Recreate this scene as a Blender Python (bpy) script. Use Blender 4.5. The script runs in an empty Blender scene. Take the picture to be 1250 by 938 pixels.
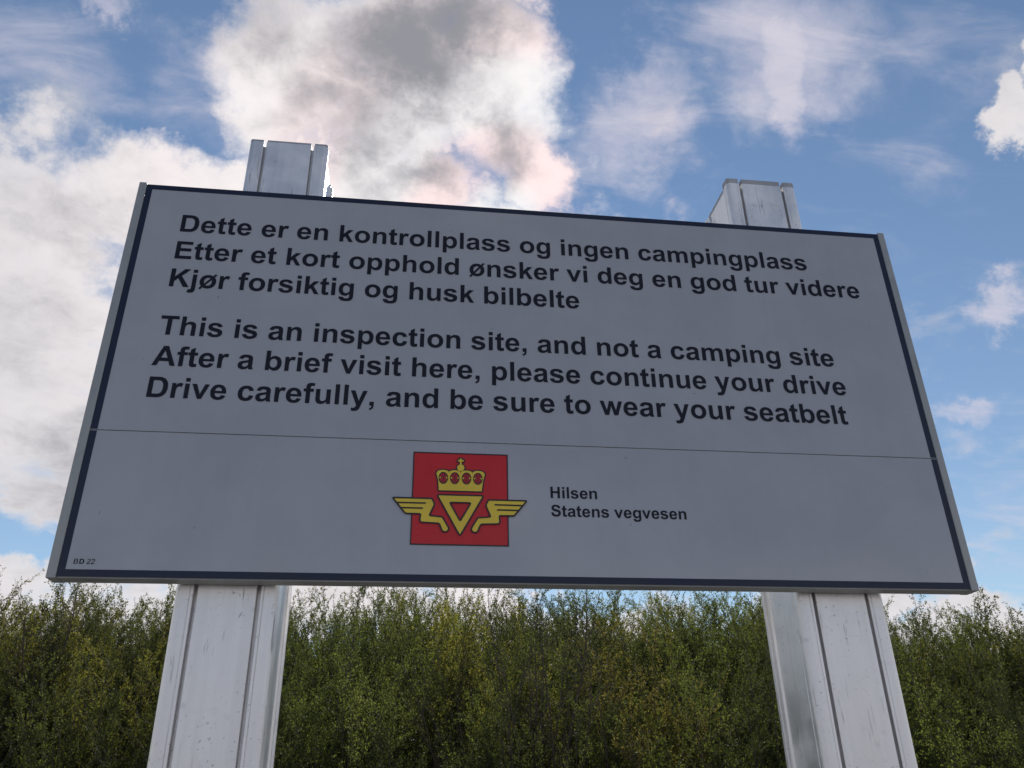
import bpy, math, random
import numpy as np
from mathutils import Vector, Matrix
from mathutils.geometry import delaunay_2d_cdt

S = bpy.context.scene
COL = S.collection
R = math.radians

# ------------------------------------------------------------------ camera
cam_d = bpy.data.cameras.new("camera")
cam_d.sensor_width = 36.0
cam_d.lens = 36.0 * 1010 / 1250
cam_d.clip_start = 0.05
cam_d.clip_end = 5000
cam = bpy.data.objects.new("camera", cam_d)
COL.objects.link(cam)
cam.matrix_world = Matrix(((0.99189649, -0.04294927, -0.11956888, 1.0476),
                           (-0.12607355, -0.44911732, -0.88453326, -2.6572),
                           (-0.01571039, 0.89243991, -0.45089266, 1.5671),
                           (0, 0, 0, 1)))
S.camera = cam

# ------------------------------------------------------------------ exposure
S.view_settings.view_transform = 'Standard'
S.view_settings.look = 'None'
S.view_settings.gamma = 1
S.view_settings.use_curve_mapping = False
S.view_settings.exposure = 0.0

# ------------------------------------------------------------------ sun (behind the sign, seen through thin cloud)
SUN_AZ, SUN_EL = 7.0, 38.0
SUN_DIR = Vector((math.sin(R(SUN_AZ)) * math.cos(R(SUN_EL)), math.cos(R(SUN_AZ)) * math.cos(R(SUN_EL)), math.sin(R(SUN_EL))))
sd = bpy.data.lights.new("sun", 'SUN')
sd.energy = 4.0
sd.angle = R(0.6)
sd.color = (1.0, 0.94, 0.85)
sun = bpy.data.objects.new("sun", sd)
sun.rotation_euler = SUN_DIR.to_track_quat('Z', 'Y').to_euler()
COL.objects.link(sun)

# ------------------------------------------------------------------ sky with clouds
world = bpy.data.worlds.new("World")
S.world = world
world.use_nodes = True
SKY_STRENGTH = 0.096


class NT:
    """small helper to write node graphs"""
    def __init__(self, tree):
        self.t = tree
        tree.nodes.clear()

    def n(self, typ, **kw):
        o = self.t.nodes.new(typ)
        for k, v in kw.items():
            setattr(o, k, v)
        return o

    def link(self, a, b):
        self.t.links.new(a, b)

    def put(self, sock, v):
        if v is None:
            return
        if isinstance(v, bpy.types.NodeSocket):
            self.link(v, sock)
        else:
            sock.default_value = v

    def m(self, op, a, b=None, c=None, clamp=False):
        o = self.n('ShaderNodeMath', operation=op, use_clamp=clamp)
        for i, v in enumerate((a, b, c)):
            self.put(o.inputs[i], v)
        return o.outputs[0]

    def v(self, op, a, b=None, scale=None):
        o = self.n('ShaderNodeVectorMath', operation=op)
        self.put(o.inputs[0], a)
        self.put(o.inputs[1], b)
        if scale is not None:
            self.put(o.inputs['Scale'], scale)
        return o.outputs['Value'] if op in ('DOT_PRODUCT', 'LENGTH', 'DISTANCE') else o.outputs[0]

    def xyz(self, x, y, z):
        o = self.n('ShaderNodeCombineXYZ')
        for i, v in enumerate((x, y, z)):
            self.put(o.inputs[i], v)
        return o.outputs[0]

    def rng(self, v, a, b, c=0.0, d=1.0, smooth=True):
        o = self.n('ShaderNodeMapRange', interpolation_type='SMOOTHSTEP' if smooth else 'LINEAR')
        for i, q in enumerate((v, a, b, c, d)):
            self.put(o.inputs[i], q)
        return o.outputs[0]

    def mix(self, f, a, b, blend='MIX'):
        o = self.n('ShaderNodeMix', data_type='RGBA', blend_type=blend)
        self.put(o.inputs[0], f)
        self.put(o.inputs[6], a)
        self.put(o.inputs[7], b)
        return o.outputs[2]

    def noise(self, vec, scale, detail=4, rough=0.5, dist=0.0, out='Fac', lac=2.0):
        o = self.n('ShaderNodeTexNoise')
        self.put(o.inputs['Vector'], vec)
        self.put(o.inputs['Scale'], scale)
        o.inputs['Detail'].default_value = detail
        o.inputs['Roughness'].default_value = rough
        o.inputs['Distortion'].default_value = dist
        o.inputs['Lacunarity'].default_value = lac
        return o.outputs[out]


# each bank of cloud: azimuth, elevation, half width, half height (degrees), tilt, weight
CLOUD = [
    (-27.1, 29.6, 8.2, 9.3, 15, 1.0), (-20.6, 35.9, 8.8, 4.9, 4, 1.0), (-31.0, 34.6, 6.0, 4.2, 12, 0.8), (-25.7, 20.8, 6.7, 5.8, 11, 1.0),
    (-34.0, 25.5, 7.9, 13.6, 18, 1.0), (-15.4, 38.4, 4.4, 3.1, 11, 0.9), (-21.7, 26.8, 7.2, 6.1, 12, 1),
    (-24.0, 11.0, 11.0, 3.4, 6, 1.15), (-8.0, 11.0, 14.0, 3.6, 3, 1.15), (8.0, 10.5, 14.0, 3.4, -1, 1.1), (33.0, 9.0, 12.0, 2.6, -6, 0.95),
    (-5.4, 47.3, 14.4, 7.4, 6, 1.0), (-12.4, 45.3, 7.6, 7.2, -5, 1.0), (6.3, 46.4, 7.4, 7.6, 0, 1.0),
    (2.9, 53.5, 12.7, 4.1, 2, 1.0), (9.1, 40.9, 5.1, 3.2, -2, 1.0), (-5.5, 40.0, 12.0, 4.2, 4, 1.1),
    (7.5, 34.6, 13.7, 7.2, -1, 1), (47.3, 35.7, 2.2, 2.4, -22, 1.1), (49.1, 39.1, 1.3, 1.8, -24, 1.1),
    (-6.7, 30.1, 15.6, 8.8, 5, 0.7), (-37.9, 47.7, 6.0, 3.3, 26, 0.8), (-19.6, 56.7, 23.1, 5.0, 13, 0.8),
    (34.1, 59.4, 21.0, 4.9, -13, 0.7), (52.6, 26.8, 5.6, 5.3, -23, 0.9), (58.0, 14.0, 15.0, 6.0, -5, 0.9), (-62.0, 18.0, 22.0, 12.0, 5, 0.9)]
THIN = [
    (34.0, 46.5, 9.8, 5.4, -12, 0.8), (33.6, 45.4, 3.2, 4.6, -25, 1.08), (18.6, 44.0, 7.4, 4.0, 20, 0.85), (43.0, 26.7, 2.8, 1.6, 9, 0.95),
    (39.0, 21.4, 2.8, 1.4, 0, 0.75), (41.0, 37.2, 4.8, 3.4, -19, 0.35), (37.4, 11.9, 1.1, 0.7, -8, 0.8),
    (32.7, 10.1, 3.2, 0.8, -6, 1.0), (-27.4, 45.8, 3.5, 1.3, 11, 0.7), (-30.5, 41.5, 8.0, 4.0, 7, 0.5), (-20.0, 44.0, 5.0, 4.0, 20, 0.5),
    (27.6, 11.3, 5.9, 1.0, -5, 0.45), (39.7, 18.8, 2.2, 1.2, -12, 0.4), (13.6, 42.0, 5.1, 2.1, -4, 0.6), (44.0, 41.0, 9.0, 6.0, -15, 0.30), (41.0, 14.0, 9.0, 6.0, -10, 0.30)]
GREY = [
    (-2.4, 48.4, 11.5, 4.9, -1, 0.95), (-7.2, 44.6, 8.6, 3.6, 14, 0.55), (-14.6, 48.3, 5.7, 3.3, 11, 0.45),
    (2.0, 48.6, 6.0, 4.2, 2, 0.6), (3.0, 50.3, 8.9, 3.8, 2, 0.9), (6.2, 42.6, 2.9, 3.6, -15, 0.6), (-1.1, 41.3, 6.0, 2.6, 3, 0.55),
    (-23.4, 19.3, 5.4, 2.5, 26, 0.35), (-24.6, 33.8, 7.9, 3.0, 6, 0.3), (-25.8, 26.9, 4.8, 3.0, 14, 0.22)]
HOLE = [
    (-22.8, 42.0, 4.8, 2.0, -2, 0.8), (-24.2, 14.8, 3.4, 0.8, 8, 0.7)]


def build_sky():
    g = NT(world.node_tree)
    tc = g.n('ShaderNodeTexCoord')
    d = g.v('NORMALIZE', tc.outputs['Generated'])
    sep = g.n('ShaderNodeSeparateXYZ')
    g.link(d, sep.inputs[0])
    x, y, z = sep.outputs
    az = g.m('MULTIPLY', g.m('ARCTAN2', x, y), 180 / math.pi)
    el = g.m('MULTIPLY', g.m('ARCSINE', z), 180 / math.pi)
    chart = g.xyz(az, el, 0.0)
    # ragged outlines: the chart is shifted by coarse and fine turbulence
    w1 = g.noise(d, 5.0, 3, 0.55, out='Color')
    w2 = g.noise(d, 17.0, 5, 0.62, out='Color')
    off = g.v('ADD', g.v('SCALE', g.v('SUBTRACT', w1, (0.5, 0.5, 0.5)), scale=11.0),
              g.v('SCALE', g.v('SUBTRACT', w2, (0.5, 0.5, 0.5)), scale=5.0))
    w3 = g.noise(d, 46.0, 5, 0.65, out='Color')
    off = g.v('ADD', off, g.v('SCALE', g.v('SUBTRACT', w3, (0.5, 0.5, 0.5)), scale=2.6))
    chartw = g.v('ADD', chart, off)

    def banks(L, src, lo=1.0, hi=0.35):
        acc = None
        for (a, e, rx, ry, rot, w) in L:
            mp = g.n('ShaderNodeMapping', vector_type='TEXTURE')
            g.link(src, mp.inputs[0])
            mp.inputs[1].default_value = (a, e, 0)
            mp.inputs[2].default_value = (0, 0, R(rot))
            mp.inputs[3].default_value = (rx, ry, 1000.0)
            q = g.rng(g.v('LENGTH', mp.outputs[0]), lo, hi, 0.0, w)
            acc = q if acc is None else g.m('MAXIMUM', acc, q)
        return acc

    # plane of the cloud deck, for textures that shrink towards the horizon
    zz = g.m('ADD', g.m('MAXIMUM', z, 0.0), 0.22)
    deck = g.xyz(g.m('DIVIDE', x, zz), g.m('DIVIDE', y, zz), 0.0)
    fb = g.noise(deck, 4.2, 12, 0.60, 0.35)
    fine = g.noise(deck, 11.0, 10, 0.62, 0.5)
    wide = g.noise(deck, 1.1, 4, 0.5)
    tuft = g.noise(deck, 24.0, 8, 0.66, 0.8)

    cm = banks(CLOUD, chartw, 1.20, 0.40)
    hm = banks(HOLE, chartw)
    # unseen cloud away from the north, added to light sign and posts
    away = g.rng(y, 0.45, 0.05)
    cover = g.m('MULTIPLY', away, g.rng(wide, 0.53, 0.66))
    fill_bank = g.m('MULTIPLY', away, g.rng(el, 19.0, 5.0))
    cm = g.m('MAXIMUM', cm, g.m('MAXIMUM', cover, fill_bank))
    cm = g.m('SUBTRACT', cm, hm)
    dens = g.m('ADD', cm, g.m('ADD', g.m('MULTIPLY', g.m('SUBTRACT', fb, 0.5), 1.9), g.m('MULTIPLY', g.m('SUBTRACT', fine, 0.5), 1.0)))
    alpha = g.rng(dens, 0.10, 0.95)
    # grey where the cloud is thick
    gm = banks(GREY, chartw, 1.25, 0.0)
    thick = g.m('ADD', g.m('MULTIPLY', gm, 1.0), g.m('MULTIPLY', g.m('SUBTRACT', fine, 0.5), 0.75))
    thick = g.m('ADD', thick, g.m('ADD', g.m('MULTIPLY', g.m('SUBTRACT', fb, 0.5), 0.8), g.m('MULTIPLY', g.m('SUBTRACT', tuft, 0.5), 0.38)))
    grey = g.rng(thick, -0.15, 0.95)
    # forward scattering: cloud near the sun is brighter and a touch warmer
    sunny = g.rng(g.v('DOT_PRODUCT', d, tuple(SUN_DIR)), 0.84, 0.995)
    lit = g.mix(sunny, (0.78, 0.755, 0.775, 1), (1.04, 0.95, 0.94, 1))
    # faint iridescence: pale pink and green bands around the sun
    ang = g.m('ARCCOSINE', g.v('DOT_PRODUCT', d, tuple(SUN_DIR)))
    band = g.m('SINE', g.m('ADD', g.m('MULTIPLY', ang, 42.0), g.m('MULTIPLY', wide, 9.0)))
    near = g.rng(ang, 0.45, 0.06, 0.0, 0.75)
    irid = g.mix(g.rng(band, -0.6, 0.9), (0.93, 1.02, 1.04, 1), (1.06, 0.90, 0.90, 1))
    lit = g.mix(near, lit, g.mix(1.0, lit, irid, 'MULTIPLY'))
    # unseen front-lit clouds opposite the sun, boosted to brighten the posts
    lit = g.v('SCALE', lit, scale=g.m('ADD', 1.0, g.m('MULTIPLY', away, 0.45)))
    ccol = g.mix(grey, lit, (0.30, 0.302, 0.335, 1))

    # thin streaked veils
    str_v = g.n('ShaderNodeMapping', vector_type='POINT')
    g.link(deck, str_v.inputs[0])
    str_v.inputs[2].default_value = (0, 0, R(-28))
    str_v.inputs[3].default_value = (1.0, 2.4, 1.0)
    wisp = g.noise(str_v.outputs[0], 5.0, 10, 0.62, 0.6)
    tm = banks(THIN, chartw, 1.3, 0.25)
    veil = g.rng(g.m('ADD', tm, g.m('MULTIPLY', g.m('SUBTRACT', wisp, 0.5), 1.7)), 0.02, 1.40, 0.0, 0.95)
    faint = g.rng(wisp, 0.52, 0.82, 0.0, 0.14)
    veil = g.m('MAXIMUM', veil, faint)
    vcol = (0.68, 0.65, 0.74, 1)

    sky = g.n('ShaderNodeTexSky', sky_type='NISHITA')
    sky.sun_disc = False
    sky.sun_elevation = R(SUN_EL)
    sky.sun_rotation = R(SUN_AZ)
    sky.air_density = 1.15
    sky.dust_density = 0.0
    sky.ozone_density = 2.0
    b_sky = g.n('ShaderNodeBackground')
    g.link(sky.outputs[0], b_sky.inputs[0])
    b_sky.inputs[1].default_value = SKY_STRENGTH
    b_veil = g.n('ShaderNodeBackground')
    b_veil.inputs[0].default_value = vcol
    b_cl = g.n('ShaderNodeBackground')
    g.link(ccol, b_cl.inputs[0])
    m1 = g.n('ShaderNodeMixShader')
    g.link(veil, m1.inputs[0])
    g.link(b_sky.outputs[0], m1.inputs[1])
    g.link(b_veil.outputs[0], m1.inputs[2])
    m2 = g.n('ShaderNodeMixShader')
    g.link(alpha, m2.inputs[0])
    g.link(m1.outputs[0], m2.inputs[1])
    g.link(b_cl.outputs[0], m2.inputs[2])
    out = g.n('ShaderNodeOutputWorld')
    g.link(m2.outputs[0], out.inputs[0])


build_sky()


# ------------------------------------------------------------------ helpers
def tag(o, label=None, cat=None, group=None, kind=None):
    if label: o['label'] = label
    if cat: o['category'] = cat
    if group: o['group'] = group
    if kind: o['kind'] = kind
    return o


def mesh_obj(name, verts, faces, mats, parent=None, mat_idx=None, smooth=False):
    me = bpy.data.meshes.new(name)
    me.from_pydata(verts, [], faces)
    for m in (mats if isinstance(mats, (list, tuple)) else [mats]):
        me.materials.append(m)
    if mat_idx is not None:
        me.polygons.foreach_set('material_index', mat_idx)
    if smooth:
        me.polygons.foreach_set('use_smooth', [True] * len(faces))
    me.update()
    o = bpy.data.objects.new(name, me)
    COL.objects.link(o)
    if parent:
        o.parent = parent
    return o


def empty(name, loc):
    o = bpy.data.objects.new(name, None)
    o.location = loc
    o.empty_display_size = 0.2
    COL.objects.link(o)
    return o


class Geo:
    def __init__(self):
        self.v, self.f, self.i = [], [], []

    def add(self, vs, fs, mi=0):
        b = len(self.v)
        self.v += [tuple(p) for p in vs]
        self.f += [tuple(b + k for k in q) for q in fs]
        self.i += [mi] * len(fs)

    def box(self, a, b, mi=0, bev=0.0):
        (x0, y0, z0), (x1, y1, z1) = a, b
        if bev <= 0:
            self.add([(x0, y0, z0), (x1, y0, z0), (x1, y1, z0), (x0, y1, z0), (x0, y0, z1), (x1, y0, z1), (x1, y1, z1), (x0, y1, z1)],
                     [(0, 3, 2, 1), (4, 5, 6, 7), (0, 1, 5, 4), (1, 2, 6, 5), (2, 3, 7, 6), (3, 0, 4, 7)], mi)
        else:
            prof = [(x0 + bev, y0), (x1 - bev, y0), (x1, y0 + bev), (x1, y1 - bev), (x1 - bev, y1), (x0 + bev, y1), (x0, y1 - bev), (x0, y0 + bev)]
            self.prism(prof, z0, z1, mi)

    def prism(self, prof, z0, z1, mi=0):
        """closed (x, y) outline, counter-clockwise, extruded upwards"""
        n = len(prof)
        self.add([(x, y, z0) for x, y in prof] + [(x, y, z1) for x, y in prof],
                 [(k, (k + 1) % n, n + (k + 1) % n, n + k) for k in range(n)] + [tuple(range(n - 1, -1, -1)), tuple(range(n, 2 * n))], mi)

    def obj(self, name, mats, parent=None, smooth=False):
        return mesh_obj(name, self.v, self.f, mats, parent, self.i, smooth)


def material(name):
    m = bpy.data.materials.new(name)
    m.use_nodes = True
    return m, NT(m.node_tree)


def finish(g, bsdf):
    o = g.n('ShaderNodeOutputMaterial')
    g.link(bsdf, o.inputs[0])


def principled(g, color=None, rough=0.5, metal=0.0, spec=0.5, normal=None):
    p = g.n('ShaderNodeBsdfPrincipled')
    g.put(p.inputs['Base Color'], color)
    g.put(p.inputs['Roughness'], rough)
    g.put(p.inputs['Metallic'], metal)
    g.put(p.inputs['Specular IOR Level'], spec)
    if normal is not None:
        g.link(normal, p.inputs['Normal'])
    return p.outputs[0]


# ------------------------------------------------------------------ materials
def film(name, col, rough=0.32, spec=0.5, vary=0.06, specks=False):
    m, g = material(name)
    tc = g.n('ShaderNodeTexCoord')
    n = g.noise(tc.outputs['Object'], 3.5, 5, 0.55)
    mp = g.n('ShaderNodeMapping')
    g.link(tc.outputs['Object'], mp.inputs[0])
    mp.inputs[3].default_value = (9, 9, 1.1)
    st = g.noise(mp.outputs[0], 2.0, 4, 0.6)
    f = g.rng(g.m('ADD', g.m('MULTIPLY', n, 0.78), g.m('MULTIPLY', st, 0.22)), 0.35, 0.65, 1.0 - vary, 1.0 + vary)
    c = g.v('SCALE', (col[0], col[1], col[2]), scale=f)
    if specks:      # insect marks and splashes of road dirt
        sp = g.m('MULTIPLY', g.rng(g.noise(tc.outputs['Object'], 38.0, 2, 0.5), 0.735, 0.765), 0.45)
        sm = g.m('MULTIPLY', g.rng(st, 0.60, 0.80), 0.12)
        c = g.mix(g.m('ADD', sp, sm, clamp=True), c, (0.16, 0.155, 0.15, 1))
    finish(g, principled(g, c, g.rng(n, 0.3, 0.7, rough - 0.04, rough + 0.06), 0, spec))
    return m


M_WHITE = film("white_sheeting", (0.378, 0.386, 0.432), 0.10, 0.5, 0.04, True)
M_NAVY = film("navy_border_film", (0.012, 0.018, 0.045), 0.35, 0.3)
M_INK = film("black_lettering_film", (0.008, 0.009, 0.018), 0.4, 0.22)
M_RED = film("red_film", (0.54, 0.020, 0.026), 0.25, 0.3)
M_GOLD = film("gold_film", (0.74, 0.55, 0.06), 0.25, 0.3)
M_LINE = film("emblem_black_line", (0.016, 0.012, 0.016), 0.35, 0.4)
M_RUBY = film("crown_dark_red", (0.20, 0.03, 0.04), 0.35, 0.4)


def aluminium(name, base=(0.83, 0.815, 0.81), rough=0.47, dirt=1.0, metal=0.86):
    m, g = material(name)
    tc = g.n('ShaderNodeTexCoord')
    ob = tc.outputs['Object']
    mp = g.n('ShaderNodeMapping')
    g.link(ob, mp.inputs[0])
    mp.inputs[3].default_value = (34, 34, 0.9)
    streak = g.noise(mp.outputs[0], 1.0, 5, 0.6)
    cloudy = g.noise(ob, 6.0, 6, 0.6)
    mp2 = g.n('ShaderNodeMapping')
    g.link(ob, mp2.inputs[0])
    mp2.inputs[2].default_value = (0, R(9), 0)
    mp2.inputs[3].default_value = (75, 75, 5.0)
    scr = g.noise(mp2.outputs[0], 1.0, 3, 0.7, 0.4)
    scratch = g.m('MULTIPLY', g.rng(scr, 0.60, 0.72), g.rng(g.noise(ob, 4.0, 3, 0.5), 0.42, 0.60))
    pits = g.m('MULTIPLY', g.rng(g.noise(ob, 95.0, 2, 0.5), 0.66, 0.73), g.rng(g.noise(ob, 5.0, 3, 0.5), 0.42, 0.6))
    blot = g.rng(g.noise(ob, 14.0, 4, 0.6), 0.60, 0.74)
    dark = g.m('ADD', g.m('MULTIPLY', scratch, 0.55 * dirt), g.m('ADD', g.m('MULTIPLY', pits, 0.42 * dirt), g.m('MULTIPLY', blot, 0.16 * dirt)), clamp=True)
    f = g.m('MULTIPLY', g.rng(streak, 0.3, 0.7, 0.95, 1.03), g.rng(cloudy, 0.3, 0.7, 0.90, 1.06))
    c = g.v('SCALE', base, scale=f)
    c = g.mix(dark, c, (0.10, 0.10, 0.105, 1))
    rg = g.m('ADD', g.rng(cloudy, 0.3, 0.7, rough - 0.06, rough + 0.08), g.m('MULTIPLY', dark, 0.2))
    bp = g.n('ShaderNodeBump')
    bp.inputs['Strength'].default_value = 0.03
    bp.inputs['Distance'].default_value = 0.002
    g.link(streak, bp.inputs['Height'])
    finish(g, principled(g, c, rg, metal, 0.5, bp.outputs[0]))
    return m


M_POST = aluminium("weathered_aluminium")
M_EDGE = aluminium("edge_aluminium", (0.34, 0.35, 0.35), 0.5, 0.6, 0.5)
M_RAIL = aluminium("rail_aluminium", (0.6, 0.6, 0.61), 0.45, 0.5)
M_CAP = aluminium("dull_cut_aluminium", (0.42, 0.42, 0.44), 0.6, 1.6, 0.6)


def leaf_material(name, c1, c2, c3, trans):
    m, g = material(name)
    geo = g.n('ShaderNodeNewGeometry')
    rnd = geo.outputs['Random Per Island']
    oi = g.n('ShaderNodeObjectInfo')
    tc = g.n('ShaderNodeTexCoord')
    clump = g.noise(tc.outputs['Object'], 1.7, 3, 0.5)
    f = g.m('ADD', g.m('MULTIPLY', rnd, 0.65), g.m('MULTIPLY', g.m('SUBTRACT', clump, 0.32), 0.9), clamp=True)
    c = g.mix(g.rng(f, 0.0, 0.55), c1, c2)
    c = g.mix(g.rng(f, 0.55, 1.0), c, c3)
    k = g.rng(oi.outputs['Random'], 0, 1, 0.62, 1.30, smooth=False)
    c = g.v('SCALE', c, scale=g.m('MULTIPLY', k, 0.74))
    p = principled(g, c, 0.62, 0, 0.16)
    t = g.n('ShaderNodeBsdfTranslucent')
    g.link(g.mix(1.0, c, trans, 'MULTIPLY'), t.inputs[0])
    mx = g.n('ShaderNodeMixShader')
    mx.inputs[0].default_value = 0.56
    g.link(p, mx.inputs[1])
    g.link(t.outputs[0], mx.inputs[2])
    finish(g, mx.outputs[0])
    return m


L_YELLOW = leaf_material("yellow_green_leaf", (0.064, 0.072, 0.019, 1), (0.120, 0.124, 0.036, 1), (0.19, 0.176, 0.062, 1), (3.0, 2.9, 1.5, 1))
L_GREEN = leaf_material("mid_green_leaf", (0.038, 0.051, 0.018, 1), (0.072, 0.086, 0.030, 1), (0.125, 0.130, 0.050, 1), (2.8, 2.9, 1.5, 1))
L_DARK = leaf_material("dark_olive_leaf", (0.026, 0.034, 0.013, 1), (0.044, 0.054, 0.021, 1), (0.075, 0.080, 0.034, 1), (2.6, 2.7, 1.5, 1))
L_BRONZE = leaf_material("bronze_young_leaf", (0.060, 0.060, 0.020, 1), (0.108, 0.102, 0.036, 1), (0.165, 0.145, 0.058, 1), (2.8, 2.6, 1.5, 1))
LEAF = dict(b=L_BRONZE, y=L_YELLOW, g=L_GREEN, d=L_DARK)

M_BARK, _g = material("grey_brown_bark")
_tc = _g.n('ShaderNodeTexCoord')
_n = _g.noise(_tc.outputs['Object'], 14.0, 5, 0.6)
finish(_g, principled(_g, _g.mix(_n, (0.045, 0.035, 0.026, 1), (0.12, 0.10, 0.08, 1)), 0.85, 0, 0.2))

M_GRAVEL, _g = material("pale_gravel")
_tc = _g.n('ShaderNodeTexCoord')
_a = _g.noise(_tc.outputs['Object'], 55.0, 6, 0.7)
_b = _g.noise(_tc.outputs['Object'], 0.35, 5, 0.6)
_c = _g.mix(_g.rng(_a, 0.35, 0.7), (0.13, 0.125, 0.115, 1), (0.30, 0.29, 0.27, 1))
_sep = _g.n('ShaderNodeSeparateXYZ')
_g.link(_tc.outputs['Object'], _sep.inputs[0])
# dry grass and leaf litter take over under the thicket
_lit = _g.rng(_g.m('ADD', _sep.outputs[1], _g.m('MULTIPLY', _g.m('SUBTRACT', _b, 0.5), 4.0)), 2.4, 3.4)
_turf = _g.mix(_g.noise(_tc.outputs['Object'], 7.0, 6, 0.7), (0.035, 0.042, 0.014, 1), (0.11, 0.09, 0.045, 1))
finish(_g, principled(_g, _g.mix(_lit, _c, _turf), 0.95, 0, 0.2))

M_HILL, _g = material("wooded_hill_cover")
_tc = _g.n('ShaderNodeTexCoord')
_n = _g.noise(_tc.outputs['Object'], 0.5, 8, 0.75)
finish(_g, principled(_g, _g.mix(_g.rng(_n, 0.35, 0.65), (0.022, 0.032, 0.012, 1), (0.075, 0.085, 0.03, 1)), 0.95, 0, 0.1))


# ------------------------------------------------------------------ ground and hill
def ground_height(x, y):
    t = min(max((y - 3.5) / 6.0, 0.0), 1.0)
    return 0.75 * t * t * (3 - 2 * t)


def build_ground():
    xs = [-2500, -600, -150, -50] + [-30 + 2.0 * k for k in range(33)] + [52, 150, 600, 2500]
    ys = [-2500, -600, -150, -40, -15] + [-6 + 0.75 * k for k in range(40)] + [30, 60, 150, 600, 2500]
    rng = random.Random(4)
    vs = [(x, y, ground_height(x, y) + (rng.uniform(-0.03, 0.03) if y > 3.6 else 0)) for y in ys for x in xs]
    w = len(xs)
    fs = [(j * w + i, j * w + i + 1, (j + 1) * w + i + 1, (j + 1) * w + i) for j in range(len(ys) - 1) for i in range(w - 1)]
    o = mesh_obj("ground", vs, fs, M_GRAVEL, smooth=True)
    tag(o, kind='structure')


build_ground()


def build_hill():
    rng = random.Random(9)
    ph = [rng.uniform(0, 6.28) for _ in range(12)]
    vs, fs = [], []
    nx, ny = 120, 24
    for j in range(ny):
        for i in range(nx):
            x = -140 + 320 * i / (nx - 1)
            t = j / (ny - 1)
            y = 70 + 90 * t
            prof = math.sin(math.pi * min(t * 0.95, 1.0)) ** 0.8
            ridge = 12.0 + 3.2 * math.sin(x * 0.021 + ph[0]) + 1.6 * math.sin(x * 0.06 + ph[1]) + 4.0 / (1 + ((x - 62) / 26) ** 2)
            edge = min(1.0, max(0.0, min((x + 140) / 60, (180 - x) / 60)))
            h = ridge * prof * edge + 0.7 + rng.uniform(-0.25, 0.25) * prof
            vs.append((x, y, h))
    for j in range(ny - 1):
        for i in range(nx - 1):
            fs.append((j * nx + i, j * nx + i + 1, (j + 1) * nx + i + 1, (j + 1) * nx + i))
    tag(mesh_obj("hill", vs, fs, M_HILL, smooth=True), kind='structure')


build_hill()

# ------------------------------------------------------------------ lettering: bold grotesque outlines on a 2048 grid
ADV = dict(a=1139, b=1251, c=1139, d=1251, e=1139, f=682, g=1251, h=1251, i=569, j=569, k=1139, l=569, m=1821, n=1251, o=1251, p=1251,
           r=797, s=1139, t=682, u=1251, v=1139, w=1593, y=1139, D=1479, E=1366, K=1479, T=1251, A=1479, H=1479, S=1366, B=1479)
ADV.update({' ': 569, ',': 569, 'ø': 1251, '2': 1139})
RING_O = "M84 546 Q84 686 153 817 Q222 948 348.5 1017 Q475 1086 631 1086 Q872 1086 1026 929.5 Q1180 773 1180 534 Q1180 293 1024.5 134.5 Q869 -24 633 -24 Q487 -24 354.5 42 Q222 108 153 235.5 Q84 363 84 546 Z M372 531 Q372 373 447 289 Q522 205 632 205 Q742 205 816.5 289 Q891 373 891 533 Q891 689 816.5 773 Q742 857 632 857 Q522 857 447 773 Q372 689 372 531 Z"
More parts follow.
